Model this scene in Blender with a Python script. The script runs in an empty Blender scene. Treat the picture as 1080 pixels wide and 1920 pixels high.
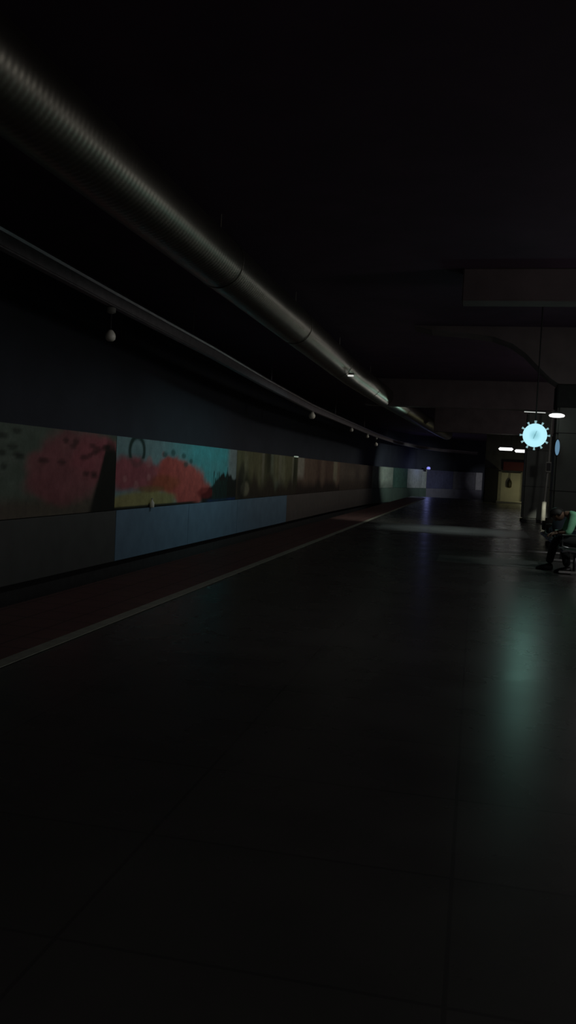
import bpy, bmesh, math, random
from mathutils import Vector, Matrix
random.seed(4)
C = bpy.context.scene.collection
sc = bpy.context.scene
PI = math.pi

# ---------------------------------------------------------------- materials
MATS = {}
def mat(name, col, rough=0.6, metal=0.0, var=0.12, scale=6.0, bump=0.0, emit=None, strength=0.0, spec=0.5):
    if name in MATS: return MATS[name]
    m = bpy.data.materials.new(name); m.use_nodes = True
    nt = m.node_tree; b = nt.nodes['Principled BSDF']
    b.inputs['Roughness'].default_value = rough
    b.inputs['Metallic'].default_value = metal
    b.inputs['Specular IOR Level'].default_value = spec
    tc = nt.nodes.new('ShaderNodeTexCoord'); nz = nt.nodes.new('ShaderNodeTexNoise')
    nz.inputs['Scale'].default_value = scale; nz.inputs['Detail'].default_value = 4
    nt.links.new(tc.outputs['Object'], nz.inputs['Vector'])
    rp = nt.nodes.new('ShaderNodeValToRGB')
    rp.color_ramp.elements[0].position = .3; rp.color_ramp.elements[1].position = .7
    rp.color_ramp.elements[0].color = (*[c*(1-var) for c in col], 1)
    rp.color_ramp.elements[1].color = (*[min(1, c*(1+var)) for c in col], 1)
    nt.links.new(nz.outputs['Fac'], rp.inputs['Fac'])
    nt.links.new(rp.outputs['Color'], b.inputs['Base Color'])
    if bump:
        bp = nt.nodes.new('ShaderNodeBump'); bp.inputs['Strength'].default_value = bump
        bp.inputs['Distance'].default_value = 0.01
        nt.links.new(nz.outputs['Fac'], bp.inputs['Height']); nt.links.new(bp.outputs['Normal'], b.inputs['Normal'])
    if emit:
        b.inputs['Emission Color'].default_value = (*emit, 1)
        b.inputs['Emission Strength'].default_value = strength
    MATS[name] = m
    return m

def tile_mat(name, col1, col2, mortar, bw, bh, rough, spec=0.5, msize=0.012, offset=0.0, bumpn=0.0):
    m = bpy.data.materials.new(name); m.use_nodes = True
    nt = m.node_tree; b = nt.nodes['Principled BSDF']
    tc = nt.nodes.new('ShaderNodeTexCoord')
    br = nt.nodes.new('ShaderNodeTexBrick')
    br.offset = offset; br.squash = 1
    br.inputs['Scale'].default_value = 1; br.inputs['Brick Width'].default_value = bw
    br.inputs['Row Height'].default_value = bh; br.inputs['Mortar Size'].default_value = msize
    br.inputs['Color1'].default_value = (*col1, 1); br.inputs['Color2'].default_value = (*col2, 1)
    br.inputs['Mortar'].default_value = (*mortar, 1)
    nt.links.new(tc.outputs['Object'], br.inputs['Vector'])
    nz = nt.nodes.new('ShaderNodeTexNoise'); nz.inputs['Scale'].default_value = 1.3; nz.inputs['Detail'].default_value = 6
    nt.links.new(tc.outputs['Object'], nz.inputs['Vector'])
    mx = nt.nodes.new('ShaderNodeMix'); mx.data_type = 'RGBA'; mx.blend_type = 'OVERLAY'
    mx.inputs['Factor'].default_value = .35
    nt.links.new(br.outputs['Color'], mx.inputs['A']); nt.links.new(nz.outputs['Color'], mx.inputs['B'])
    bw_ = nt.nodes.new('ShaderNodeRGBToBW'); nt.links.new(nz.outputs['Fac'], bw_.inputs['Color'])
    nt.links.new(bw_.outputs['Val'], mx.inputs['B'])
    nt.links.new(mx.outputs['Result'], b.inputs['Base Color'])
    mr = nt.nodes.new('ShaderNodeMapRange')
    mr.inputs['To Min'].default_value = rough*.8; mr.inputs['To Max'].default_value = rough*1.25
    nt.links.new(nz.outputs['Fac'], mr.inputs['Value']); nt.links.new(mr.outputs['Result'], b.inputs['Roughness'])
    b.inputs['Specular IOR Level'].default_value = spec
    if bumpn:
        n2 = nt.nodes.new('ShaderNodeTexNoise'); n2.inputs['Scale'].default_value = 5; n2.inputs['Detail'].default_value = 3
        nt.links.new(tc.outputs['Object'], n2.inputs['Vector'])
        bp = nt.nodes.new('ShaderNodeBump'); bp.inputs['Strength'].default_value = bumpn; bp.inputs['Distance'].default_value = .02
        nt.links.new(n2.outputs['Fac'], bp.inputs['Height']); nt.links.new(bp.outputs['Normal'], b.inputs['Normal'])
    return m

def paint_mat(name):
    m = bpy.data.materials.new(name); m.use_nodes = True
    nt = m.node_tree; b = nt.nodes['Principled BSDF']
    b.inputs['Roughness'].default_value = .7; b.inputs['Specular IOR Level'].default_value = .25
    at = nt.nodes.new('ShaderNodeVertexColor'); at.layer_name = 'paint'
    tc = nt.nodes.new('ShaderNodeTexCoord'); nz = nt.nodes.new('ShaderNodeTexNoise')
    nz.inputs['Scale'].default_value = 3.5; nz.inputs['Detail'].default_value = 8; nz.inputs['Roughness'].default_value = .7
    nt.links.new(tc.outputs['Object'], nz.inputs['Vector'])
    mr = nt.nodes.new('ShaderNodeMapRange'); mr.inputs['From Min'].default_value = .3; mr.inputs['From Max'].default_value = .7
    mr.inputs['To Min'].default_value = .72; mr.inputs['To Max'].default_value = 1.2
    nt.links.new(nz.outputs['Fac'], mr.inputs['Value'])
    mx = nt.nodes.new('ShaderNodeMix'); mx.data_type = 'RGBA'; mx.blend_type = 'MULTIPLY'; mx.inputs['Factor'].default_value = 1
    nt.links.new(at.outputs['Color'], mx.inputs['A']); nt.links.new(mr.outputs['Result'], mx.inputs['B'])
    nt.links.new(mx.outputs['Result'], b.inputs['Base Color'])
    return m

# ---------------------------------------------------------------- mesh helpers
def link(name, bm, m, parent=None, smooth=False):
    me = bpy.data.meshes.new(name)
    bmesh.ops.recalc_face_normals(bm, faces=bm.faces)
    bm.to_mesh(me); bm.free()
    if m: me.materials.append(m)
    if smooth:
        for p in me.polygons: p.use_smooth = True
    o = bpy.data.objects.new(name, me); C.objects.link(o)
    if parent: o.parent = parent
    return o
def tag(o, label=None, cat=None, group=None, kind=None):
    if label: o['label'] = label
    if cat: o['category'] = cat
    if group: o['group'] = group
    if kind: o['kind'] = kind
    return o
def thing(name, label, cat, loc=(0, 0, 0), rz=0, group=None):
    o = bpy.data.objects.new(name, None); C.objects.link(o); o.empty_display_size = .1
    o.location = loc; o.rotation_euler = (0, 0, rz)
    return tag(o, label, cat, group)
def copy_tree(o, parent=None):
    c = o.copy(); C.objects.link(c); c.parent = parent
    for ch in list(o.children): copy_tree(ch, c)
    return c
def box(bm, x0, x1, y0, y1, z0, z1, bev=0.0):
    r = bmesh.ops.create_cube(bm, size=1)
    vs = r['verts']
    for v in vs:
        v.co = Vector((x0+(v.co.x+.5)*(x1-x0), y0+(v.co.y+.5)*(y1-y0), z0+(v.co.z+.5)*(z1-z0)))
    if bev:
        es = {e for v in vs for e in v.link_edges}
        bmesh.ops.bevel(bm, geom=list(es), offset=bev, segments=2, affect='EDGES')
def BX(*a, **k):
    bm = bmesh.new(); box(bm, *a, **k); return bm
def tube(bm, pts, r, n=10, cap=True):
    pts = [Vector(p) for p in pts]; rings = []
    for i, p in enumerate(pts):
        a = pts[max(i-1, 0)]; b = pts[min(i+1, len(pts)-1)]
        d = (b-a).normalized(); up = Vector((0, 0, 1)) if abs(d.z) < .9 else Vector((1, 0, 0))
        s = d.cross(up).normalized(); t = s.cross(d).normalized()
        rr = r[i] if isinstance(r, (list, tuple)) else r
        rings.append([bm.verts.new(p+(s*math.cos(2*PI*k/n)+t*math.sin(2*PI*k/n))*rr) for k in range(n)])
    for A, B in zip(rings, rings[1:]):
        for k in range(n): bm.faces.new((A[k], A[(k+1) % n], B[(k+1) % n], B[k]))
    if cap:
        bm.faces.new(rings[0][::-1]); bm.faces.new(rings[-1])
def lathe(bm, prof, axis='Z', n=32, c=(0, 0, 0)):
    c = Vector(c); rings = []
    for r, h in prof:
        ring = []
        for k in range(n):
            a = 2*PI*k/n
            p = Vector((r*math.cos(a), r*math.sin(a), h)) if axis == 'Z' else Vector((r*math.cos(a), h, r*math.sin(a)))
            ring.append(bm.verts.new(c+p))
        rings.append(ring)
    for A, B in zip(rings, rings[1:]):
        for k in range(n): bm.faces.new((A[k], A[(k+1) % n], B[(k+1) % n], B[k]))
    bm.faces.new(rings[0]); bm.faces.new(rings[-1])
def prism_y(bm, poly, y0, y1):           # polygon in x,z extruded along y
    a = [bm.verts.new((x, y0, z)) for x, z in poly]; b = [bm.verts.new((x, y1, z)) for x, z in poly]
    bm.faces.new(a); bm.faces.new(b[::-1])
    for i in range(len(poly)):
        j = (i+1) % len(poly); bm.faces.new((a[i], a[j], b[j], b[i]))

# the track side wall bends to the right beyond 45 m
BEND = [(-12, 0), (45, 0), (60, .25), (68, 1.2), (74, 3.0), (79, 6.0), (80.6, 8.4), (82.5, 15.5)]
def bend(y):
    for (a, p), (b, q) in zip(BEND, BEND[1:]):
        if y <= b: return p+(q-p)*max(0, (y-a))/(b-a)
    return BEND[-1][1]
def ystations(y0, y1, step=2.0):
    s = [y0]; y = y0
    while y < y1-1e-6:
        st = step if y < 58 else min(step, 1.0)
        y = min(y+st, y1); s.append(y)
    return s
def ribbon(prof, y0, y1, step=2.0, off=bend):
    """closed cross-section (x,z) swept along the bending track"""
    bm = bmesh.new(); rings = []
    for y in ystations(y0, y1, step):
        rings.append([bm.verts.new((x+off(y), y, z)) for x, z in prof])
    n = len(prof)
    for A, B in zip(rings, rings[1:]):
        for k in range(n): bm.faces.new((A[k], A[(k+1) % n], B[(k+1) % n], B[k]))
    bm.faces.new(rings[0]); bm.faces.new(rings[-1][::-1])
    return bm
def rect(x0, x1, z0, z1): return [(x0, z0), (x1, z0), (x1, z1), (x0, z1)]

# ---------------------------------------------------------------- material set
M_floor = tile_mat('polished_granite', (.125, .13, .118), (.14, .14, .13), (.10, .10, .095), 1.2, .8, .27, .5, .008, bumpn=.012)
M_edge = tile_mat('red_brown_tile', (.34, .20, .19), (.36, .22, .20), (.2, .14, .13), .4, .4, .5, .4, .012)
M_line = mat('pale_yellow_paint', (.74, .80, .66), .6, var=.12, scale=9)
M_conc = mat('dark_concrete', (.10, .10, .105), .85, var=.2, scale=2, bump=.3)
M_upper = mat('dark_wall_paint', (.034, .040, .055), .75, var=.15, scale=1.2)
M_ceil = mat('ceiling_board', (.10, .055, .10), .8, var=.15, scale=1.5)
M_beam = mat('beam_plaster', (.19, .15, .155), .8, var=.15, scale=2)
M_track = mat('track_bed_concrete', (.05, .05, .05), .95, var=.3, scale=4, bump=.4)
M_riser = mat('platform_riser', (.03, .03, .03), .9, var=.2)
M_duct = mat('ribbed_sheet_metal', (.36, .34, .29), .36, metal=1.0, var=.1, scale=3)
M_tray = mat('tray_metal', (.50, .46, .52), .42, metal=1.0, var=.15, scale=3)
M_chrome = mat('chrome', (.85, .85, .85), .32, metal=1.0, var=.03)
M_steel = mat('perforated_steel', (.25, .25, .27), .4, metal=.8, var=.1)
M_column = mat('column_cladding', (.13, .14, .125), .5, var=.2, scale=1.5)
M_strip = mat('pale_corner_strip', (.75, .74, .62), .5, var=.1)
M_dark = mat('black_plastic', (.02, .02, .022), .5)
M_grey = mat('grey_plastic', (.42, .42, .38), .6)
M_glass = mat('opal_glass', (.75, .72, .62), .35)

# ---------------------------------------------------------------- setting
YB = -8.0; YE = 58.0
bm = ribbon([(-4.45, -.12), (8.5, -.12), (8.5, 0), (-3.30, 0), (-4.45, 0)], YB, YE+4, off=lambda y: 0)
tag(link('floor', bm, M_floor), kind='structure')
tag(link('trim_1', BX(-4.47, -3.30, YB, YE, .001, .006), M_edge), kind='structure')
tag(link('trim_2', BX(-4.60, -4.46, YB, YE+4, -1.1, -.10), M_riser), kind='structure')
# two bands across the platform, lamp spill painted in as a paler tone
M_spill = tile_mat('pale_spill_band', (.19, .20, .19), (.20, .21, .20), (.16, .16, .16), 1.2, .8, .34, .5, .010, bumpn=.012)
tag(link('trim_3', BX(-2.6, 1.5, 22.8, 26.6, .001, .005), M_spill), kind='structure')
tag(link('trim_4', BX(-.6, 3.2, 15.3, 16.6, .001, .005), M_spill), kind='structure')
tag(link('trim_5', ribbon(rect(-8.4, -4.6, -1.3, -1.1), YB, 80, off=bend), M_track), kind='structure')
tag(link('wall_left', ribbon(rect(-8.6, -8.0, -1.1, 5.3), YB, 82.5), M_upper), kind='structure')
# ledge the murals stand against
tag(link('trim_6', ribbon(rect(-8.0, -7.56, -1.1, 2.0), YB, 80.4), M_riser), kind='structure')
tag(link('ceiling', BX(-9.5, 9, YB, 84, 4.95, 5.15), M_ceil), kind='structure')
tag(link('wall_far', BX(-9.5, 14, 84, 84.4, -1.3, 5.15), M_riser), kind='structure')
tag(link('wall_right', BX(8.5, 8.9, YB, YE+6, -.1, 5.0), M_conc), kind='structure')

# ---------------------------------------------------------------- lower wall panels and murals
Z0, Z1 = .45, 2.03
M_low = {k: mat('lower_panel_'+k, c, .6, var=.10, scale=2.5) for k, c in dict(
    sage=(.09, .095, .09), blue=(.16, .26, .36), brown=(.15, .13, .12), green=(.10, .15, .12), slate=(.20, .20, .25)).items()}
def low(y0, y1, m, label, group=None):
    o = link('wainscot', ribbon(rect(-7.56, -7.47, -.65, Z0-.015), y0+.012, y1-.012, 1.0), M_low[m])
    tag(o, label, 'wall panel', group)
low(5.0, 11.2, 'sage', 'grey green lower wall panel at the left edge of the frame')
low(11.2, 17.05, 'sage', 'grey green lower wall panel just before the blue ones, under the dark trunk')
low(17.05, 21.8, 'blue', 'dim blue lower wall panel under the yellow field of the mural')
low(21.8, 26.6, 'blue', 'dim blue lower wall panel under the teal sky and dark bushes')
low(26.6, 34.0, 'blue', 'last blue lower wall panel, under the streaked brown mural')
low(34.0, 47.5, 'brown', 'dark brown lower wall panel under the faded brown mural')
low(47.5, 60.6, 'brown', 'dark brown lower wall panel ending where the pale panels begin')
low(60.6, 74.6, 'green', 'blackish green lower wall panel under the far pale panels')
low(74.6, 80.4, 'slate', 'far slate grey lower wall panel beside the dark portal')

M_paint = paint_mat('mural_paint')
def hsh(i, j, s=0):
    n = math.sin(i*127.1+j*311.7+s*74.7)*43758.5453
    return n-math.floor(n)
def vnoise(x, y, s=0):
    i, j = math.floor(x), math.floor(y); fx, fy = x-i, y-j
    fx = fx*fx*(3-2*fx); fy = fy*fy*(3-2*fy)
    return (hsh(i, j, s)*(1-fx)+hsh(i+1, j, s)*fx)*(1-fy)+(hsh(i, j+1, s)*(1-fx)+hsh(i+1, j+1, s)*fx)*fy
def fbm(x, y, s=0): return vnoise(x, y, s)*.55+vnoise(x*2.1, y*2.1, s+3)*.3+vnoise(x*4.3, y*4.3, s+7)*.15
def mixc(a, b, t):
    t = max(0, min(1, t)); return tuple(p*(1-t)+q*t for p, q in zip(a, b))
def ss(a, b, x):
    t = max(0, min(1, (x-a)/(b-a))); return t*t*(3-2*t)
TEAL = (.11, .47, .49); SKY = (.24, .40, .42); RED = (.58, .12, .10); MAROON = (.40, .12, .14); YEL = (.38, .35, .15)
BLK = (.02, .022, .018); OLIVE = (.17, .17, .09); SAGE = (.20, .26, .20); BRN = (.16, .11, .08); GREY = (.30, .31, .30)
def blob(y, t, cy, ct, ry, rt, s=0, soft=.25, rag=.55):
    d = math.hypot((y-cy)/ry, (t-ct)/rt)+(fbm(y*1.7, t*5, s)-.5)*rag
    return 1-ss(1-soft, 1+soft, d)
def mural_maroon(y, t):                       # y along wall, t 0..1 up
    c = mixc((.10, .15, .11), (.18, .22, .18), fbm(y*.7, t*3, 1))
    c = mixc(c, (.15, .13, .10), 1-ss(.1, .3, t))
    for cy, ct, ry, rt, s in ((14.2, .5, .9, .34, 2), (14.9, .62, 1.1, .36, 4), (15.9, .68, .9, .33, 5), (14.6, .33, 1.3, .22, 6), (16.5, .82, .5, .16, 9)):
        c = mixc(c, MAROON if s % 2 else (.32, .12, .13), blob(y, t, cy, ct, ry, rt, s)*.9)
    for k in range(26):                       # dark twigs and leaves
        cy = 12+hsh(k, 1)*4.8; ct = .45+hsh(k, 2)*.5
        c = mixc(c, BLK, blob(y, t, cy, ct, .10+.1*hsh(k, 3), .035, k, .4)*.6)
    # conical dark trunk
    w = (1-t)*.95+.10
    c = mixc(c, BLK, (1-ss(w*.75, w, abs(y-16.72)))*(1-ss(.75, 1.0, t)))
    return c
def mural_cloud(y, t):
    c = mixc(SKY, TEAL, ss(19.6, 22.3, y+(fbm(y, t*3, 3)-.5)*1.4))
    c = mixc(c, (.16, .30, .30), (fbm(y*1.1, t*4, 8)-.45)*1.2)
    c = mixc(c, GREY, ss(25.2, 25.7, y)*.9)
    # red trees
    for cy, ct, ry, rt, s in ((17.8, .50, 1.25, .26, 2), (19.0, .42, 1.1, .22, 3), (20.6, .48, 1.2, .30, 5), (21.6, .36, 1.5, .30, 6), (22.2, .18, 1.7, .22, 7), (20.3, .64, .75, .12, 8)):
        c = mixc(c, RED if s > 3 else MAROON, blob(y, t, cy, ct, ry, rt, s))
    c = mixc(c, (.42, .11, .05), blob(y, t, 20.0, .36, 1.0, .14, 21)*.8)
    # yellow field at the bottom
    e = .25-.045*(abs(y-18.9))
    f = (1-ss(e-.04, e+.05, t+(fbm(y*2, 1, 5)-.5)*.06))*(1-ss(20.4, 21.1, y))
    c = mixc(c, YEL, f)
    c = mixc(c, (.28, .16, .06), blob(y, t, 19.1, .27, .9, .05, 31)*.7)
    # pink blooms
    for cy, ct, r in ((18.9, .68, .20), (18.15, .33, .13), (18.9, .44, .12), (19.8, .80, .09), (17.5, .42, .10)):
        c = mixc(c, (.55, .25, .25), blob(y, t, cy, ct, r, r*.45, 40)*.6)
    # dark arcs and twigs over the sky
    d = abs(math.hypot((y-18.15)/.42, (t-.82)/.20)-1)
    c = mixc(c, (.03, .07, .06), (1-ss(.10, .28, d))*(1 if t > .72 else .35))
    for a, ct in ((19.9, .80), (20.5, .84), (21.3, .80), (21.5, .66), (21.9, .72)):
        c = mixc(c, (.03, .10, .09), blob(y, t, a, ct, .16, .045, int(a*10), .4)*.75)
    # dark bushes with thin grass blades at the right
    hgt = .16+.24*ss(22.9, 25.2, y)+.18*vnoise(y*5, 0, 9)*ss(23, 24.6, y)
    c = mixc(c, BLK, (1-ss(hgt-.04, hgt+.02, t))*ss(22.7, 23.1, y))
    c = mixc(c, (.22, .02, .02), blob(y, t, 23.3, .16, .7, .10, 12)*.7)
    c = mixc(c, (.02, .05, .14), (1-ss(.02, .06, t))*ss(23.2, 23.8, y))
    for k in range(9):
        cy = 24.0+k*.17
        hh = .35+.3*hsh(k, 5)
        c = mixc(c, (.02, .06, .05), (1-ss(.02, .05, abs(y-cy-(t-.3)*.15)))*(1-ss(hh, hh+.05, t)))
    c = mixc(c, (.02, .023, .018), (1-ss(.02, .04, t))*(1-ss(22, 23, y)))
    return c
def mural_streak(y, t):
    v = vnoise(y*1.6, t*.5, 2)
    c = mixc(OLIVE, (.24, .25, .15), ss(.55, .8, v)); c = mixc(c, SAGE, ss(.6, .9, vnoise(y*.8, t*.9, 5)))
    c = mixc(c, (.05, .055, .03), ss(.55, .8, vnoise(y*1.3, t*1.1, 11)))
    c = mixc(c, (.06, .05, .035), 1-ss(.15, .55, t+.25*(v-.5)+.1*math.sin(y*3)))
    c = mixc(c, (.28, .27, .18), blob(y, t, 27.6, .2, .55, .14, 3)*.8)
    c = mixc(c, BLK, blob(y, t, 27.1, .35, .45, .45, 6)*.7)
    for cy, w in ((29.9, .25), (32.6, .3), (35.0, .2)):
        c = mixc(c, (.30, .30, .22), (1-ss(w*.4, w, abs(y-cy)))*.6*ss(.1, .6, t))
    return c
def mural_brown(y, t):
    v = vnoise(y*.9, t*.5, 4)
    c = mixc((.13, .08, .06), (.24, .17, .12), v)
    c = mixc(c, (.42, .40, .32), (1-ss(.5, 1.1, abs(y-36.6)))*ss(.3, .6, t)*.9)
    c = mixc(c, (.38, .35, .24), (1-ss(.3, .8, abs(y-46.0)))*ss(.1, .5, t)*.8)
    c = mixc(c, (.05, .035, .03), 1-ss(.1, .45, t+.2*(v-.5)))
    return c
def mural_dark(y, t):
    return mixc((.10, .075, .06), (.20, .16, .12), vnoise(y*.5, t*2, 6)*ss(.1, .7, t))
def mural_pale(y, t):
    c = mixc((.42, .48, .40), (.30, .36, .30), fbm(y*.6, t*3, 3))
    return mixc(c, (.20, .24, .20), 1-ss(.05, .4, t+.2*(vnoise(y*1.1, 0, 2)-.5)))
def mural_green(y, t): return mixc((.07, .15, .12), (.10, .19, .15), fbm(y, t*2, 1))
def mural_grey(y, t): return mixc((.38, .43, .40), (.46, .50, .46), fbm(y, t*2, 1))
def mural_blue(y, t): return mixc((.08, .08, .14), (.12, .13, .24), fbm(y, t*2, 1))
def mural_slate(y, t): return mixc((.16, .16, .19), (.22, .22, .25), fbm(y, t*2, 1))
def mural_white(y, t): return mixc((.55, .55, .58), (.62, .62, .64), fbm(y, t*2, 1))
def mural(y0, y1, fn, label, step, nz=34):
    ys = ystations(y0+.01, y1-.01, step); bm = bmesh.new()
    cl = bm.loops.layers.color.new('paint')
    g = [[bm.verts.new((-7.5+bend(y), y, Z0+(Z1-Z0)*k/nz)) for k in range(nz+1)] for y in ys]
    bk = [[bm.verts.new((-7.56+bend(y), y, Z0+(Z1-Z0)*k)) for k in (0, 1)] for y in ys]
    fs = []
    for i in range(len(ys)-1):
        for k in range(nz): fs.append(bm.faces.new((g[i][k], g[i+1][k], g[i+1][k+1], g[i][k+1])))
        fs.append(bm.faces.new((g[i][nz], g[i+1][nz], bk[i+1][1], bk[i][1])))
        fs.append(bm.faces.new((g[i][0], g[i+1][0], bk[i+1][0], bk[i][0])))
        fs.append(bm.faces.new((bk[i][0], bk[i+1][0], bk[i+1][1], bk[i][1])))
    for f in fs:
        for l in f.loops:
            y = l.vert.co.y; t = (l.vert.co.z-Z0)/(Z1-Z0)
            c = fn(y, t)
            l[cl] = (*[max(0, min(1, (12.92*v if v <= .0031308 else 1.055*v**(1/2.4)-.055))) for v in c], 1)
    return tag(link('painted_mural', bm, M_paint), label, 'mural')
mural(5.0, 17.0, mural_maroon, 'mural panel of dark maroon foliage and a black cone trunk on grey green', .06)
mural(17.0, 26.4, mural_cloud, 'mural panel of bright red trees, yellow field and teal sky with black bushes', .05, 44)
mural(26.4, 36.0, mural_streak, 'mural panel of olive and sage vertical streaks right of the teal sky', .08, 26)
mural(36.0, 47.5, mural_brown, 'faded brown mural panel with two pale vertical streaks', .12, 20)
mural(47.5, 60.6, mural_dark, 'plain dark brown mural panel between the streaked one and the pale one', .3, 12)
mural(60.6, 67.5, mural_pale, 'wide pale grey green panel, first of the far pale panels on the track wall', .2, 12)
mural(67.5, 70.7, mural_green, 'narrow dark green panel between the two far pale panels', .3, 8)
mural(70.7, 74.6, mural_grey, 'pale grey panel below the small violet lamp', .3, 8)
mural(74.6, 78.2, mural_blue, 'dark blue panel right of the small violet lamp', .3, 8)
mural(78.2, 80.0, mural_slate, 'dull slate panel at the far bend of the track wall', .2, 8)
mural(80.0, 80.4, mural_white, 'narrow whitish end panel beside the black portal', .1, 6)

# yellow line
o = link('platform_line', BX(-3.31, -3.19, YB, YE, .006, .010), M_line)
tag(o, 'long pale yellow safety line painted along the platform edge', 'floor line')

# ---------------------------------------------------------------- ribbed duct over the platform edge
def doff(y):
    pts = [(-12, 0), (24, 0), (31, .20), (43, .75), (59, 1.7)]
    for (a, p), (b, q) in zip(pts, pts[1:]):
        if y <= b: return p+(q-p)*max(0, y-a)/(b-a)
    return 1.7
duct = thing('ventilation_duct', 'long ribbed sheet metal duct under the ceiling above the platform edge', 'duct', (0, 0, 0))
CX, CZ, R = -3.62, 4.30, .35
def duct_run(y0, y1):
    bm = bmesh.new(); rings = []; y = y0; n = 36; prev = None
    while y < y1:
        p = .085 if y < 26 else .22
        for f, dr in ((0, 0), (.25, .0014), (.5, .0022), (.75, .0014)):
            yy = y+p*f
            ring = [bm.verts.new((CX+doff(yy)+(R+dr)*math.cos(2*PI*k/n), yy, CZ+(R+dr)*math.sin(2*PI*k/n))) for k in range(n)]
            if prev:
                for k in range(n): bm.faces.new((prev[k], prev[(k+1) % n], ring[(k+1) % n], ring[k]))
            prev = ring
        y += p
    return bm
link('duct_shell', duct_run(2.0, 57.5), M_duct, duct, smooth=True)
for yb in (5.2, 11.4, 16.4, 21.9, 27.6, 36, 46):
    bm = bmesh.new()
    lathe(bm, [(R+.006, yb-.02), (R+.012, yb-.016), (R+.012, yb+.016), (R+.006, yb+.02)], 'Y', 40, (CX+doff(yb), 0, CZ))
    # open ring: drop caps
    for f in [f for f in bm.faces if len(f.verts) > 8]: bm.faces.remove(f)
    tube(bm, [(CX+doff(yb), yb, CZ+R), (CX+doff(yb), yb, 4.97)], .012, 6)
    link('duct_strap', bm, M_duct, duct, smooth=False)
lp = thing('glow_fleck', 'tiny glowing white fleck clipped to the ribbed duct', 'lamp', (-3.32, 22.1, 4.00))  # bright fleck on the duct, made as a small glowing box
bm = BX(-.09, .09, -.05, .05, .02, .07, bev=.012); link('housing', bm, M_grey, lp)
M_em = mat('fleck_glow', (.8, .8, .8), .4, emit=(1, 1, .95), strength=.55)
bm = BX(-.08, .08, -.045, .03, -.02, .02, bev=.012); link('lens', bm, M_em, lp)

# ---------------------------------------------------------------- overhead tray along the track with hanging lamps
TR = [(6, -5.9, 4.30), (9.6, -5.9, 4.28), (12.96, -5.9, 4.21), (18.4, -5.9, 4.12), (23.4, -5.9, 3.98), (30.3, -5.9, 3.85), (38.7, -5.9, 3.85), (50, -5.9, 3.86), (60, -5.55, 3.86), (68, -4.6, 3.86), (74, -3.0, 3.86), (79, 0, 3.86)]
def sweep(prof, path):
    bm = bmesh.new(); rings = [[bm.verts.new((cx+x, y, cz+z)) for x, z in prof] for y, cx, cz in path]
    n = len(prof)
    for A, B in zip(rings, rings[1:]):
        for k in range(n): bm.faces.new((A[k], A[(k+1) % n], B[(k+1) % n], B[k]))
    bm.faces.new(rings[0]); bm.faces.new(rings[-1][::-1]); return bm
def trz(y):
    for (a, x, z), (b, x2, z2) in zip(TR, TR[1:]):
        if y <= b: f = (y-a)/(b-a); return x+(x2-x)*f, z+(z2-z)*f
tray = thing('conductor_rail', 'long overhead rail with a bright top edge running above the track', 'overhead rail')
M_trayd = mat('tray_web', (.30, .27, .29), .5, metal=.6, var=.15)
link('web', sweep([(-.02, -.20), (.02, -.20), (.02, -.02), (-.02, -.02)], TR), M_trayd, tray)
bm = sweep([(-.06, -.02), (.06, -.035), (.075, 0), (.06, .035), (-.06, .02)], TR)
link('top_flange', bm, M_tray, tray)
link('lower_flange', sweep([(-.05, -.23), (.05, -.23), (.06, -.215), (.05, -.20), (-.05, -.20)], TR), M_trayd, tray)
for y in (8.2, 17, 24, 35.5, 45, 55):
    x, z = trz(y); bm = bmesh.new(); tube(bm, [(x, y, z+.02), (x, y, 4.97)], .018, 8)
    link('hanger_rod', bm, M_trayd, tray)
def hang(y, drop, r, label):
    x, z = trz(y)
    t = thing('hanging_lamp', label, 'lamp', (x, y, z-.23), 0, 'unlit lamps hanging from the overhead rail')
    bm = bmesh.new(); lathe(bm, [(.03, 0), (.07, -.02), (.07, -.09), (.03, -.11)], 'Z', 16); link('clamp', bm, M_grey, t)
    if drop:
        bm = bmesh.new(); tube(bm, [(0, 0, -.10), (0, 0, -drop+r)], .008, 6); link('cord', bm, M_dark, t)
    bm = bmesh.new()
    lathe(bm, [(.03, -drop+r+.02), (.05, -drop+r), (r*.9, -drop+r*.5), (r, -drop), (r*.9, -drop-r*.5), (r*.5, -drop-r*.85)], 'Z', 20)
    link('globe', bm, M_glass, t, smooth=True)
hang(12.97, .48, .085, 'dim globe lamp hanging lowest, nearest the left edge below the rail')
hang(30.4, .16, .12, 'small grey globe lamp tight under the overhead rail, second from the left')
hang(40.4, .12, .09, 'faint globe lamp tight under the rail, left of the far hanging pair')
hang(46.5, .14, .09, 'faint globe lamp tight under the rail, just left of the far low one')
hang(50.6, .42, .11, 'small round lamp hanging clear below the rail at the far end')

# ---------------------------------------------------------------- transverse beams and arch
tag(link('trim_7', BX(-4.1, 8.5, 31.0, 31.6, 3.98, 4.95, bev=.02), M_beam), kind='structure')
tag(link('trim_8', BX(-.4, 8.5, 14.5, 15.0, 4.42, 4.95, bev=.02), M_beam), kind='structure')
bm = bmesh.new()
poly = [(8.4, 4.95), (-1.6, 4.95), (-1.2, 4.86), (-.4, 4.80), (.2, 4.72), (.62, 4.58), (.95, 4.35), (1.25, 4.05), (1.5, 3.82), (1.68, 3.70), (8.4, 3.70)]
prism_y(bm, poly, 20.0, 20.8)
tag(link('trim_9', bm, M_beam), kind='structure')
tag(link('trim_10', BX(-2.2, 8.5, 43.5, 44.1, 3.75, 4.95, bev=.02), M_beam), kind='structure')

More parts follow.
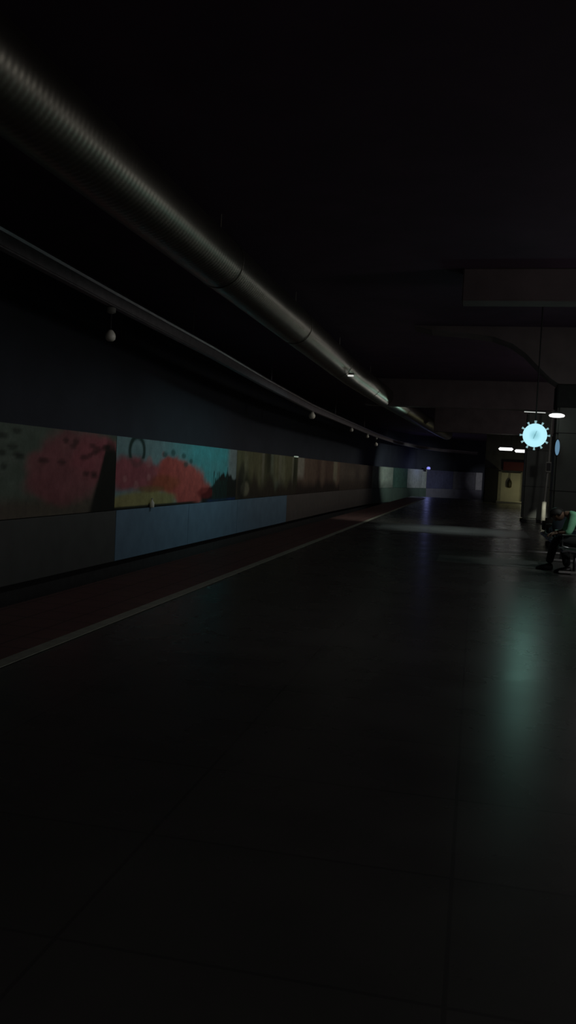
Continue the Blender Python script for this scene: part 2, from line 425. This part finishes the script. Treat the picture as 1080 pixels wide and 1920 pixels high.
# ---------------------------------------------------------------- columns
def column(y, label):
    t = thing('platform_column', label, 'column', (2.14, y+.42, 0))
    link('shaft', BX(-.44, .44, -.40, .40, .12, 3.98 if y > 25 else 3.70, bev=.05), M_column, t)
    if y < 25: link('capital', BX(-.47, .47, -.43, .43, 3.17, 3.69, bev=.02), M_riser, t)
    link('plinth', BX(-.46, .46, -.42, .42, 0, .12, bev=.01), M_riser, t)
    for z in (1.3, 2.6):
        bm = BX(-.445, .445, -.405, .405, z, z+.015); link('joint', bm, M_riser, t)
    return t
column(20.0, 'square dark column behind the seated person, carrying the screen and lit lamp')
column(31.9, 'square dark grey column right of the yellowish door')
# pole in front of far column
p = thing('metal_pole', 'thin grey pole with a pale lower sleeve in front of the far column', 'pole', (2.40, 31.25, 0))
bm = bmesh.new(); tube(bm, [(.08, .05, 3.99), (.06, .03, 2.2), (.0, 0, .72), (0, 0, 0)], .035, 12); link('pole_tube', bm, M_grey, p, True)
bm = bmesh.new(); lathe(bm, [(.06, .10), (.075, .12), (.075, .78), (.06, .80)], 'Z', 20); link('sleeve', bm, M_strip, p, True)
bm = bmesh.new(); lathe(bm, [(.11, 0), (.11, .02), (.05, .05)], 'Z', 20); link('base_flange', bm, M_steel, p)
sp = thing('speaker_box', 'small grey box fixed high on the thin pole', 'speaker', (2.46, 31.18, 1.84))
link('case', BX(-.10, .10, -.12, .02, 0, .36, bev=.02), M_grey, sp)
link('grille', BX(-.07, .07, -.128, -.118, .04, .32, bev=.004), M_dark, sp)

# ---------------------------------------------------------------- clock
M_clk = mat('clock_face_lit', (.6, .85, .9), .5, emit=(.47, .87, 1.0), strength=1.0, var=.02)
ck = thing('platform_clock', 'round glowing pale blue clock with twelve lugs hung from the ceiling', 'clock', (1.055, 17.0, 2.375), math.radians(-3.5))
bm = bmesh.new(); lathe(bm, [(.20, .06), (.232, .05), (.232, -.035), (.222, -.05), (.222, -.04)], 'Y', 48); link('rim', bm, M_dark, ck)
# translucent dial: the glow ramp is dimmer towards the middle
def dial():
    m = bpy.data.materials.new('clock_dial'); m.use_nodes = True; nt = m.node_tree; b = nt.nodes['Principled BSDF']
    tc = nt.nodes.new('ShaderNodeTexCoord'); ln = nt.nodes.new('ShaderNodeVectorMath'); ln.operation = 'LENGTH'
    nt.links.new(tc.outputs['Object'], ln.inputs[0])
    mr = nt.nodes.new('ShaderNodeMapRange'); mr.inputs['From Min'].default_value = .02; mr.inputs['From Max'].default_value = .15
    mr.interpolation_type = 'SMOOTHSTEP'
    nt.links.new(ln.outputs['Value'], mr.inputs['Value'])
    rp = nt.nodes.new('ShaderNodeValToRGB')
    rp.color_ramp.elements[0].color = (.20, .45, .54, 1); rp.color_ramp.elements[1].color = (.48, .87, 1.0, 1)
    nt.links.new(mr.outputs['Result'], rp.inputs['Fac'])
    nt.links.new(rp.outputs['Color'], b.inputs['Emission Color']); b.inputs['Emission Strength'].default_value = 1.0
    b.inputs['Base Color'].default_value = (.02, .03, .03, 1); b.inputs['Roughness'].default_value = .6; b.inputs['Specular IOR Level'].default_value = .1
    return m
bm = bmesh.new(); lathe(bm, [(.225, -.045), (.225, -.052), (.21, -.056), (.02, -.060)], 'Y', 48); link('dial', bm, dial(), ck)
M_lug = mat('lug_lit', (.1, .14, .15), .5, emit=(.45, .72, .80), strength=.55, var=.05)
for k in range(12):
    a = k*PI/6
    bm = bmesh.new(); w = .020 if k != 0 else .026
    pts = [(-w*.6, .225), (w*.6, .225), (w, .280), (-w, .280)]
    ca, sa = math.cos(a), math.sin(a)
    prism_y(bm, [(x*ca+z*sa, -x*sa+z*ca) for x, z in pts], -.05, -.03)
    link('hour_lug', bm, M_lug, ck)
for nm, a, L, w in (('hour_hand', 3.5, .07, .012), ('minute_hand', .35, .09, .009)):
    bm = bmesh.new(); ca, sa = math.cos(a), math.sin(a)
    prism_y(bm, [(x*ca+z*sa, -x*sa+z*ca) for x, z in [(-w, -.02), (w, -.02), (w*.5, L), (-w*.5, L)]], -.070, -.064)
    link(nm, bm, mat('clock_hand', (.01, .02, .02), .7, emit=(.16, .36, .43), strength=1.0, spec=.1), ck)
bm = bmesh.new(); tube(bm, [(0, .01, .22), (0, .01, 2.56)], .014, 10); link('stem', bm, M_dark, ck)
bm = BX(-.06, .06, -.05, .05, 2.54, 2.575); link('ceiling_plate', bm, M_dark, ck)

# blue screen on the near column, turned away
s = thing('information_screen', 'small dim blue lit screen bracketed to the left corner of the near column', 'screen', (1.72, 19.80, 2.27), math.radians(0))
M_scr = mat('blue_screen', (.05, .08, .1), .3, emit=(.14, .28, .42), strength=.75, var=.05)
bm = bmesh.new(); lathe(bm, [(.17, .03), (.19, .02), (.19, -.05), (.17, -.06)], 'Y', 40, (0, 0, 0))
bmesh.ops.scale(bm, vec=(.30, 1, 1.05), verts=bm.verts); link('housing', bm, M_dark, s)
bm = bmesh.new(); lathe(bm, [(.165, -.062), (.15, -.068)], 'Y', 40, (0, 0, 0))
bmesh.ops.scale(bm, vec=(.30, 1, 1.05), verts=bm.verts); link('lit_face', bm, M_scr, s)
link('bracket', BX(-.02, .02, .0, .21, -.03, .03), M_dark, s)

# ---------------------------------------------------------------- lit lamps
M_tube = mat('lamp_tube_white', (.9, .9, .9), .4, emit=(1, 1, 1), strength=1.6, var=.01)
M_tubes = mat('lamp_tube_soft', (.9, .9, .9), .4, emit=(.95, 1, .95), strength=.5, var=.01)
l1 = thing('oval_lamp', 'bright white oval lamp on the left corner of the near column, right of clock', 'lamp', (1.645, 19.50, 2.985))
bm = bmesh.new(); lathe(bm, [(.02, .02), (.10, .01), (.155, -.01), (.17, -.035), (.15, -.06), (.08, -.075)], 'Z', 32)
bmesh.ops.scale(bm, vec=(1, .6, 1), verts=bm.verts); link('diffuser', bm, M_tube, l1, True)
bm = BX(-.10, .10, -.05, .50, .012, .05, bev=.01); link('mount', bm, M_dark, l1)
l2 = thing('thin_tube_lamp', 'very thin white tube lamp seen edge on, above the clock', 'lamp', (1.88, 31.06, 3.90))
bm = bmesh.new(); tube(bm, [(-.36, 0, .012), (.36, 0, -.004)], .016, 10); link('tube', bm, M_tubes, l2)
link('batten', BX(-.37, .37, -.02, .02, .03, .08), M_dark, l2)
for x0, x1, z, y, lab in ((1.17, 1.97, 3.245, 50, 'left of the two bright white tube lamps at the far end of the platform'),
                          (2.06, 2.72, 3.165, 50, 'right of the two bright white tube lamps at the far end, under the clock')):
    f = thing('tube_lamp', lab, 'lamp', ((x0+x1)/2, y, z), 0, 'bright tube lamps at the far end')
    w = (x1-x0)/2
    link('diffuser', BX(-w, w, -.06, .06, -.085, .085, bev=.05), M_tube, f, True)
    link('housing', BX(-w-.02, w+.02, -.07, .07, .08, .13), M_dark, f)
    bm = bmesh.new()
    for sx in (-.7*w, .7*w): tube(bm, [(sx, 0, .12), (sx, 0, 4.97-z)], .01, 6)
    link('hanger', bm, M_dark, f)
l3 = thing('ceiling_lamp', 'faint white lamp at the right edge of the frame, level with the clock', 'lamp', (3.16, 28.5, 3.19))
M_faint = mat('faint_lamp', (.8, .8, .75), .4, emit=(.9, 1, .9), strength=.35)
bm = bmesh.new(); lathe(bm, [(.05, .04), (.2, .02), (.2, -.02), (.1, -.04)], 'Z', 24); link('diffuser', bm, M_faint, l3)
bm = bmesh.new(); tube(bm, [(0, 0, .04), (0, 0, 4.97-3.19)], .012, 6); link('stem', bm, M_dark, l3)
# violet lamp on track wall
l4 = thing('wall_lamp', 'small violet blue lamp glowing on top of the far track wall', 'lamp', (-3.95+.0, 73.2, 2.05))
M_vio = mat('violet_lamp', (.4, .4, .8), .4, emit=(.30, .32, 1.0), strength=.5)
bm = bmesh.new(); lathe(bm, [(.10, 0), (.16, .05), (.16, .16), (.08, .24)], 'Z', 20); link('lens', bm, M_vio, l4, True)
link('base', BX(-.14, .14, -.14, .14, -.04, .02), M_dark, l4)
# small white glowing clip on mural top at left-centre
rf = tag(link('mural_clip', BX(-7.52, -7.40, 35.2, 35.6, 2.02, 2.07, bev=.01), mat('clip_glow', (.8, .8, .8), .3, emit=(.8, 1, .8), strength=.22)),
         'tiny glowing clip on the top edge of the streaked mural', 'indicator light')
rf2 = thing('small_bottle', 'tiny pale object lying on the ledge in front of the yellow field', 'bottle', (-7.43, 19.0, .436))
bm = bmesh.new(); lathe(bm, [(.05, 0), (.055, .02), (.055, .12), (.02, .17), (.02, .20)], 'Z', 14); link('body', bm, M_glass, rf2, True)
bm = bmesh.new(); lathe(bm, [(.024, .195), (.024, .225)], 'Z', 12); link('cap', bm, M_grey, rf2)

# ---------------------------------------------------------------- end wall, door, sign
M_white = mat('cream_door', (.62, .60, .45), .6, var=.08, scale=2)
M_red = mat('dark_red_board', (.12, .018, .02), .6, var=.1)
tag(link('wall_back', BX(.55, 8.5, 58.4, 58.8, 0, 4.95), M_conc), kind='structure')
dr = thing('door_1', 'cream door leaf lit yellow at the far end of the platform', 'door', (2.26, 58.36, 0))
dr['kind'] = 'structure'; del dr['label'], dr['category']
link('door_leaf', BX(-.60, .62, -.06, .03, .06, 1.98, bev=.01), M_white, dr)
link('door_frame', (lambda b: (box(b, -.80, -.60, -.09, .03, .06, 2.04), box(b, .62, .70, -.09, .03, .06, 2.04), b)[2])(bmesh.new()), mat('cream_frame', (.35, .34, .26), .6), dr)
sg = thing('red_sign_board', 'dark red board above the far cream door', 'sign', (2.35, 58.25, 2.1))
link('panel', BX(-.62, .85, -.05, .05, .03, .60, bev=.01), M_red, sg)
link('frame', BX(-.65, .88, .0, .08, .0, .63, bev=.01), M_dark, sg)
ex = thing('fire_extinguisher', 'dark oval extinguisher hanging on the cream door on a thin strap', 'fire extinguisher', (2.19, 58.15, .98))
bm = bmesh.new(); lathe(bm, [(.06, 0), (.14, .06), (.15, .34), (.11, .48), (.05, .54)], 'Z', 20); link('cylinder', bm, mat('dark_olive_metal', (.05, .045, .02), .5), ex, True)
bm = bmesh.new(); tube(bm, [(0, 0, .53), (0, .03, .98)], .018, 8); link('strap', bm, M_dark, ex)
link('valve', BX(-.06, .06, -.03, .03, .53, .60, bev=.01), M_dark, ex)
pr = tag(link('dark_pier', BX(.60, 1.42, 57.4, 58.3, 0, 2.25, bev=.03), mat('black_pier', (.015, .015, .014), .7)), 'tall black cabinet standing left of the far cream door', 'pier')  # black pier put where the tunnel mouth is dark
st = tag(link('door_step', BX(1.35, 3.1, 56.3, 57.3, 0, .12, bev=.02), mat('pale_step', (.45, .44, .36), .6)), 'low pale step in front of the far cream door', 'step')

# ---------------------------------------------------------------- bench
bench = thing('waiting_bench', 'row of dark perforated steel seats on chrome feet in front of the column', 'bench', (1.75, 16.6, 0))
seat_ys = [-2.35, -1.65, -.95, -.25, .45, 1.15, 1.85]
def seat_bm():
    bm = bmesh.new()
    prof = [(-.36, .405), (-.34, .44), (-.28, .452), (.02, .43), (.08, .45), (.14, .60), (.20, .84), (.23, .845), (.19, .60), (.12, .43), (.06, .40), (-.28, .425), (-.34, .41)]
    prism_y(bm, prof, -.29, .29); return bm
for i, sy in enumerate(seat_ys):
    o = link('seat', seat_bm(), M_steel, bench); o.location = (0, sy, 0)
bm = BX(-.13, -.05, -2.6, 2.15, .33, .40, bev=.01); link('cross_beam', bm, M_steel, bench)
for ly in (-2.0, .20, 1.85):
    bm = bmesh.new(); tube(bm, [(-.09, ly, .34), (-.09, ly, .06)], .028, 12); link('leg', bm, M_steel, bench, True)
    bm = bmesh.new(); box(bm, -.62 if ly > 1 else -.34, .20, ly-.025, ly+.025, .02, .055, bev=.012)
    link('foot', bm, M_chrome, bench)
for ly in (-2.0, -.60, 1.50):
    bm = bmesh.new(); tube(bm, [(-.08, ly, .40), (-.30, ly, .46), (-.30, ly, .64), (.10, ly, .66)], .014, 8)
    link('armrest', bm, M_chrome, bench, True)
# backpack
bp = thing('backpack', 'dark navy backpack standing on the seat beside the person in green', 'bag', (1.60, 16.25, .452))
bm = bmesh.new(); box(bm, -.19, .13, -.22, .22, 0, .42)
bmesh.ops.subdivide_edges(bm, edges=bm.edges, cuts=3, use_grid_fill=True)
for v in bm.verts:
    n = Vector((v.co.x/.19, v.co.y/.22, (v.co.z-.21)/.21)); l = n.length
    if l > 1.15: v.co = Vector((v.co.x*1.15/l, v.co.y*1.15/l, .21+(v.co.z-.21)*1.15/l))
    v.co.z = max(v.co.z, 0)
M_navy = mat('navy_nylon', (.035, .045, .065), .8, bump=.2)
link('bag_body', bm, M_navy, bp, True)
link('front_pocket', BX(-.235, -.17, -.14, .14, .05, .24, bev=.03), M_navy, bp, True)
bm = bmesh.new(); tube(bm, [(0, -.06, .39), (0, -.03, .45), (0, .03, .45), (0, .06, .39)], .010, 8); link('handle', bm, M_dark, bp)
bg = thing('shoulder_bag', 'dark brown bag on the far end seat of the bench', 'bag', (1.55, 18.35, .452))
bm = bmesh.new(); box(bm, -.15, .12, -.2, .2, 0, .30, bev=.06); link('bag_body', bm, mat('brown_leather', (.05, .035, .03), .6), bg, True)
bm = bmesh.new(); tube(bm, [(0, -.14, .28), (0, -.10, .42), (0, .10, .42), (0, .14, .28)], .010, 8); link('strap', bm, M_dark, bg)

# ---------------------------------------------------------------- seated person
PO = Vector((1.83, 14.95, 0))
person = thing('person', 'person in a green shirt and black trousers seated on the bench leaning forward', 'person', tuple(PO))
M_skin = mat('skin', (.20, .115, .08), .55, var=.06)
M_shirt = mat('green_shirt', (.26, .66, .40), .85, var=.12, scale=8, bump=.25)
M_trs = mat('black_trousers', (.012, .012, .014), .9, bump=.2)
M_hair = mat('black_hair', (.012, .010, .009), .6, bump=.5)
def skin(name, verts, edges, radii, m, root=0, sub=2, parent=person):
    me = bpy.data.meshes.new(name); me.from_pydata([tuple(v) for v in verts], edges, []); me.update()
    o = bpy.data.objects.new(name, me); C.objects.link(o); o.parent = parent
    md = o.modifiers.new('skin', 'SKIN'); md.use_smooth_shade = True
    sv = me.skin_vertices[0].data
    for i, r in enumerate(radii):
        sv[i].radius = r if isinstance(r, tuple) else (r, r); sv[i].use_root = (i == root)
    o.modifiers.new('sub', 'SUBSURF').levels = sub; o.modifiers['sub'].render_levels = sub
    me.materials.append(m); return o
# local coordinates: person faces -x ; near side is -y
PEL = (-.0, 0, .56); BEL = (-.02, 0, .73); CH = (-.08, 0, .88); UCH = (-.19, 0, .965); NK = (-.30, 0, .985); HB = (-.36, 0, .98)
SHn, SHf = (-.20, -.18, .945), (-.20, .18, .945)
ELn, ELf = (-.28, -.25, .68), (-.30, .24, .69)
WRn, WRf = (-.44, -.13, .66), (-.47, .12, .655)
HPn, HPf = (-.02, -.10, .54), (-.02, .10, .54)
KNn, KNf = (-.37, -.20, .53), (-.44, .16, .53)
ANn, ANf = (-.27, -.22, .11), (-.53, .20, .11)
# body: one continuous figure
body_v = [PEL, BEL, CH, UCH, NK, HB, SHn, ELn, WRn, SHf, ELf, WRf, HPn, KNn, ANn, HPf, KNf, ANf]
body_e = [(0, 1), (1, 2), (2, 3), (3, 4), (4, 5), (3, 6), (6, 7), (7, 8), (3, 9), (9, 10), (10, 11), (0, 12), (12, 13), (13, 14), (0, 15), (15, 16), (16, 17)]
body_r = [(.10, .08), (.10, .08), (.13, .10), (.12, .09), .055, .05, .06, .042, .028, .06, .042, .028, .085, .06, .042, .085, .06, .042]
skin('body', body_v, body_e, body_r, M_skin)
# clothing
sh_v = [(.0, 0, .575), BEL, CH, UCH, (-.275, 0, .985), SHn, ELn, (-.33, -.22, .675), SHf, ELf, (-.35, .21, .68)]
sh_e = [(0, 1), (1, 2), (2, 3), (3, 4), (3, 5), (5, 6), (6, 7), (3, 8), (8, 9), (9, 10)]
sh_r = [(.17, .155), (.15, .125), (.165, .13), (.14, .105), .075, .078, .060, .055, .078, .060, .055]
skin('shirt', sh_v, sh_e, sh_r, M_shirt, 0)
tr_v = [(-.0, 0, .52), HPn, (-.20, -.16, .535), KNn, (-.31, -.21, .32), ANn, HPf, (-.25, .13, .535), KNf, (-.49, .18, .32), ANf, (-.015, 0, .655)]
tr_e = [(0, 11), (0, 1), (1, 2), (2, 3), (3, 4), (4, 5), (0, 6), (6, 7), (7, 8), (8, 9), (9, 10)]
tr_r = [(.15, .125), .105, .095, .082, .072, .066, .105, .095, .082, .072, .066, (.14, .12)]
skin('trousers', tr_v, tr_e, tr_r, M_trs, 0)
def shoe(an):
    x, y, z = an; bm = bmesh.new()
    prof = [(.07, .0), (.075, .07), (.05, .12), (-.03, .115), (-.10, .075), (-.19, .055), (-.215, .03), (-.21, 0)]
    prism_y(bm, [(x+a, b) for a, b in prof], y-.042, y+.042)
    bmesh.ops.bevel(bm, geom=list(bm.edges), offset=.012, segments=2, affect='EDGES')
    link('shoe', bm, mat('black_leather', (.012, .012, .012), .4), person, True)
shoe(ANn); shoe(ANf)
# head with face, bowed a little
hm = bmesh.new(); bmesh.ops.create_uvsphere(hm, u_segments=32, v_segments=24, radius=1)
for v in hm.verts:                         # local: face toward -x
    x, y, z = v.co
    w = 1-.22*max(0, -z)                   # narrower jaw
    nx = x*.098*(1 if x > 0 else .96); ny = y*.075*w; nz = z*.118
    if x < -.2 and z < -.2: nx -= .010*(1-abs(y))           # chin
    if x < -.75 and abs(y) < .28: nx -= .022*(1-abs(y)/.28)*max(0, 1-abs(z+.12)/.28)   # nose
    if x < -.6 and .12 < abs(y) < .55 and .02 < z < .28: nx += .010                        # eye sockets
    if x < -.6 and abs(y) < .35 and -.58 < z < -.46: nx += .006                            # mouth line
    v.co = (nx, ny, nz)
HM = Matrix.Translation((-.455, 0, .965)) @ Matrix.Rotation(math.radians(-62), 4, 'Y')
bmesh.ops.transform(hm, matrix=HM, verts=hm.verts); head = link('head', hm, M_skin, person, True)
for sy in (-1, 1):
    e = bmesh.new(); bmesh.ops.create_uvsphere(e, u_segments=12, v_segments=8, radius=1)
    bmesh.ops.transform(e, matrix=HM @ Matrix.Translation((.01, sy*.076, -.005)) @ Matrix.Diagonal((.018, .009, .030, 1)), verts=e.verts)
    link('ear', e, M_skin, head, True)
    e = bmesh.new(); bmesh.ops.create_uvsphere(e, u_segments=12, v_segments=8, radius=.011)
    bmesh.ops.transform(e, matrix=HM @ Matrix.Translation((-.080, sy*.028, .016)), verts=e.verts)
    link('eye', e, mat('eye', (.25, .25, .25), .2), head, True)
h = bmesh.new(); bmesh.ops.create_uvsphere(h, u_segments=32, v_segments=20, radius=1)
cut = [v for v in h.verts if v.co.z < -.35 or (v.co.x < -.45 and v.co.z < .38) or (v.co.x < -.05 and v.co.z < .05)]
bmesh.ops.delete(h, geom=cut, context='VERTS')
for v in h.verts:
    v.co = Vector((v.co.x*.110, v.co.y*.086, v.co.z*.130))*(1+.03*vnoise(v.co.x*9, v.co.y*9, 3))
bmesh.ops.transform(h, matrix=HM, verts=h.verts); hr = link('hair', h, M_hair, person, True)
so = hr.modifiers.new('thick', 'SOLIDIFY'); so.thickness = .012
# hands: palm plus five separate chains
def hand(wr, dirv, side, name='hand'):
    w = Vector(wr); d = Vector(dirv).normalized(); s = Vector((0, side, 0)); s = (s-d*s.dot(d)).normalized(); dn = d.cross(s)
    if dn.z > 0: dn = -dn
    V = [w, w+d*.035, w+d*.075]; E = [(0, 1), (1, 2)]; Rr = [(.026, .020), (.034, .016), (.036, .014)]
    for k, (o, L) in enumerate(((-.030, .070), (-.010, .080), (.010, .074), (.029, .058))):
        b = len(V); p = w+d*.078+s*o
        V += [p, p+d*L*.45+dn*.006, p+d*L*.78+dn*.022, p+d*L*.9+dn*.042]
        E += [(2, b), (b, b+1), (b+1, b+2), (b+2, b+3)]; Rr += [.0098, .0090, .0082, .0072]
    b = len(V); p = w+d*.035-s*.036
    V += [p, p+d*.028-s*.016+dn*.012, p+d*.052-s*.012+dn*.024]; E += [(1, b), (b, b+1), (b+1, b+2)]; Rr += [.013, .011, .009]
    return skin(name, V, E, Rr, M_skin, 0, 1)
hand(WRn, (-.9, .25, -.32), -1); hand(WRf, (-.9, -.25, -.32), 1)

# ---------------------------------------------------------------- lights
def area(name, loc, size, power, col=(1, 1, 1), rot=(0, 0, 0), size_y=None, spread=None):
    l = bpy.data.lights.new(name, 'AREA'); l.energy = power; l.color = col; l.size = size
    if size_y: l.shape = 'RECTANGLE'; l.size_y = size_y
    if spread: l.spread = spread
    o = bpy.data.objects.new(name, l); C.objects.link(o); o.location = loc; o.rotation_euler = rot; return o
def point(name, loc, power, col=(1, 1, 1), r=.1):
    l = bpy.data.lights.new(name, 'POINT'); l.energy = power; l.color = col; l.shadow_soft_size = r
    o = bpy.data.objects.new(name, l); C.objects.link(o); o.location = loc; return o
def spot(name, loc, target, power, ang, blend, col, r=.05):
    l = bpy.data.lights.new(name, 'SPOT'); l.energy = power; l.color = col; l.spot_size = math.radians(ang); l.spot_blend = blend; l.shadow_soft_size = r
    o = bpy.data.objects.new(name, l); C.objects.link(o); o.location = loc
    o.rotation_euler = (Vector(target)-Vector(loc)).to_track_quat('-Z', 'Y').to_euler(); return o
def wash(y0, y1, p, col, x=-4.3, z=3.95, rx=52, off=0):  # added strip light without a fitting, brightens the mural wall
    l = area('added_wall_wash', (x+off, (y0+y1)/2, z), .12, p*.62, col, (0, 0, 0), size_y=y1-y0, spread=1.45)
    d = Vector((-7.5-x, 0, 1.1-z)); l.rotation_euler = d.to_track_quat('-Z', 'Y').to_euler()
    # keep the long side of the added strip along the track
    q = Matrix((d.normalized().cross(Vector((0, 1, 0))), Vector((0, 1, 0)), -d.normalized())).transposed()
    l.rotation_euler = q.to_euler()
wash(6.5, 16.0, 10.5, (1, .98, .98)); wash(16.0, 20.2, 7, (.95, 1, 1)); wash(20.2, 26.2, 20, (.72, .99, 1.0))
wash(26.4, 58.0, 62, (1, .97, .90))
spot('added_wall_wash', (-1.0, 58, 3.2), (-7.0, 67, 1.2), 1150, 40, 1.0, (.90, 1, .96))  # this and the next two spots are added to lift the far panels
spot('added_wall_wash', (.2, 66, 2.4), (.6, 81, 1.2), 600, 14, 1.0, (.95, .95, 1.0))
spot('added_wall_wash', (0, 62, 3.2), (-4.0, 74, 1.3), 1300, 30, 1.0, (.90, .96, 1.0))
point('oval_lamp_light', (1.48, 18.9, 2.90), 1.3, (.70, 1, .82), .12)
point('far_lamp_light', (1.57, 49.85, 3.05), 1.6, (.95, 1, .97), .2)
point('far_lamp_light', (2.40, 49.85, 2.97), 1.6, (.95, 1, .97), .2)
point('clock_light', (1.05, 16.85, 2.375), 4.6, (.42, 1, .74), .2)
point('door_light', (3.2, 56.3, .9), 14, (1, .95, .55), .15)
point('violet_light', (-3.9, 72.4, 2.3), 8, (.35, .4, 1.0), .1).data.specular_factor = 0
spot('bench_fill_light', (2.9, 13.0, 3.6), (1.65, 15, .9), 90, 28, .8, (.9, 1, .93), .1)  # added spot with no lamp there, brightens the seated person
spot('added_duct_glow', (-1.2, 44.0, 2.6), (-3.4, 27.5, 4.15), 60, 11, 1.0, (.6, 1, .85), .3)  # three added spots that give the duct its bright streak
spot('added_duct_glow', (2.0, 49.0, 3.0), (-3.6, 17.0, 4.3), 60, 22, 1.0, (1, .97, .88), .2)
spot('added_duct_glow', (-2.6, 40, 2.6), (-3.6, 6.0, 4.3), 45, 14, 1.0, (1, .97, .88), .2)
spot('added_pole_light', (3.2, 26.5, 2.9), (2.4, 31.2, .45), 420, 8, .8, (1, 1, .85), .05)  # added spot aimed at the pale sleeve of the pole
pl = spot('added_floor_pool', (-.7, 25.0, 3.95), (-.7, 24.7, 0), 120, 68, 1.0, (.85, 1, .97), .2); pl.data.specular_factor = .05  # added spot without a fitting, makes a soft pool on the floor
pl = spot('added_edge_pool', (-1.8, 25, 3.9), (-2.9, 28.5, 0), 75, 62, 1.0, (1, 1, .88), .2); pl.data.specular_factor = .05  # second added pool, lifts the far platform line
pl = spot('platform_fill', (-.5, 7.0, 4.3), (.3, 9, 0), 12, 125, 1.0, (1, .95, .97), .3); pl.data.specular_factor = 0  # unseen fill light added over the near floor
for yy in (1, 13, 25.5, 38):  # unseen row of lights added as soft ambient fill
    point('side_fill_light', (5.6, yy, 3.2), 55, (1, .97, .93), .35)

w = bpy.data.worlds.new('world'); sc.world = w; w.use_nodes = True
bgn = w.node_tree.nodes['Background']; bgn.inputs['Color'].default_value = (1.0, .92, .95, 1); bgn.inputs['Strength'].default_value = .02

# ---------------------------------------------------------------- camera
cam = bpy.data.cameras.new('camera'); co = bpy.data.objects.new('camera', cam); C.objects.link(co)
cam.sensor_fit = 'VERTICAL'; cam.sensor_height = 36; cam.lens = 30; cam.clip_end = 300; cam.clip_start = .05
F = Vector((-339.68576703, 1561.47700472, -80.01964382)).normalized()
U = Vector((-0.05835175, 0.03842697, 0.99755623)); U = (U-F*U.dot(F)).normalized(); Rt = F.cross(U).normalized()
mw = Matrix((Rt, U, -F)).transposed().to_4x4(); mw.translation = (0, 0, 1.5); co.matrix_world = mw
sc.camera = co
vs = sc.view_settings; vs.view_transform = 'Standard'; vs.look = 'None'; vs.gamma = 1; vs.exposure = 0; vs.use_curve_mapping = False
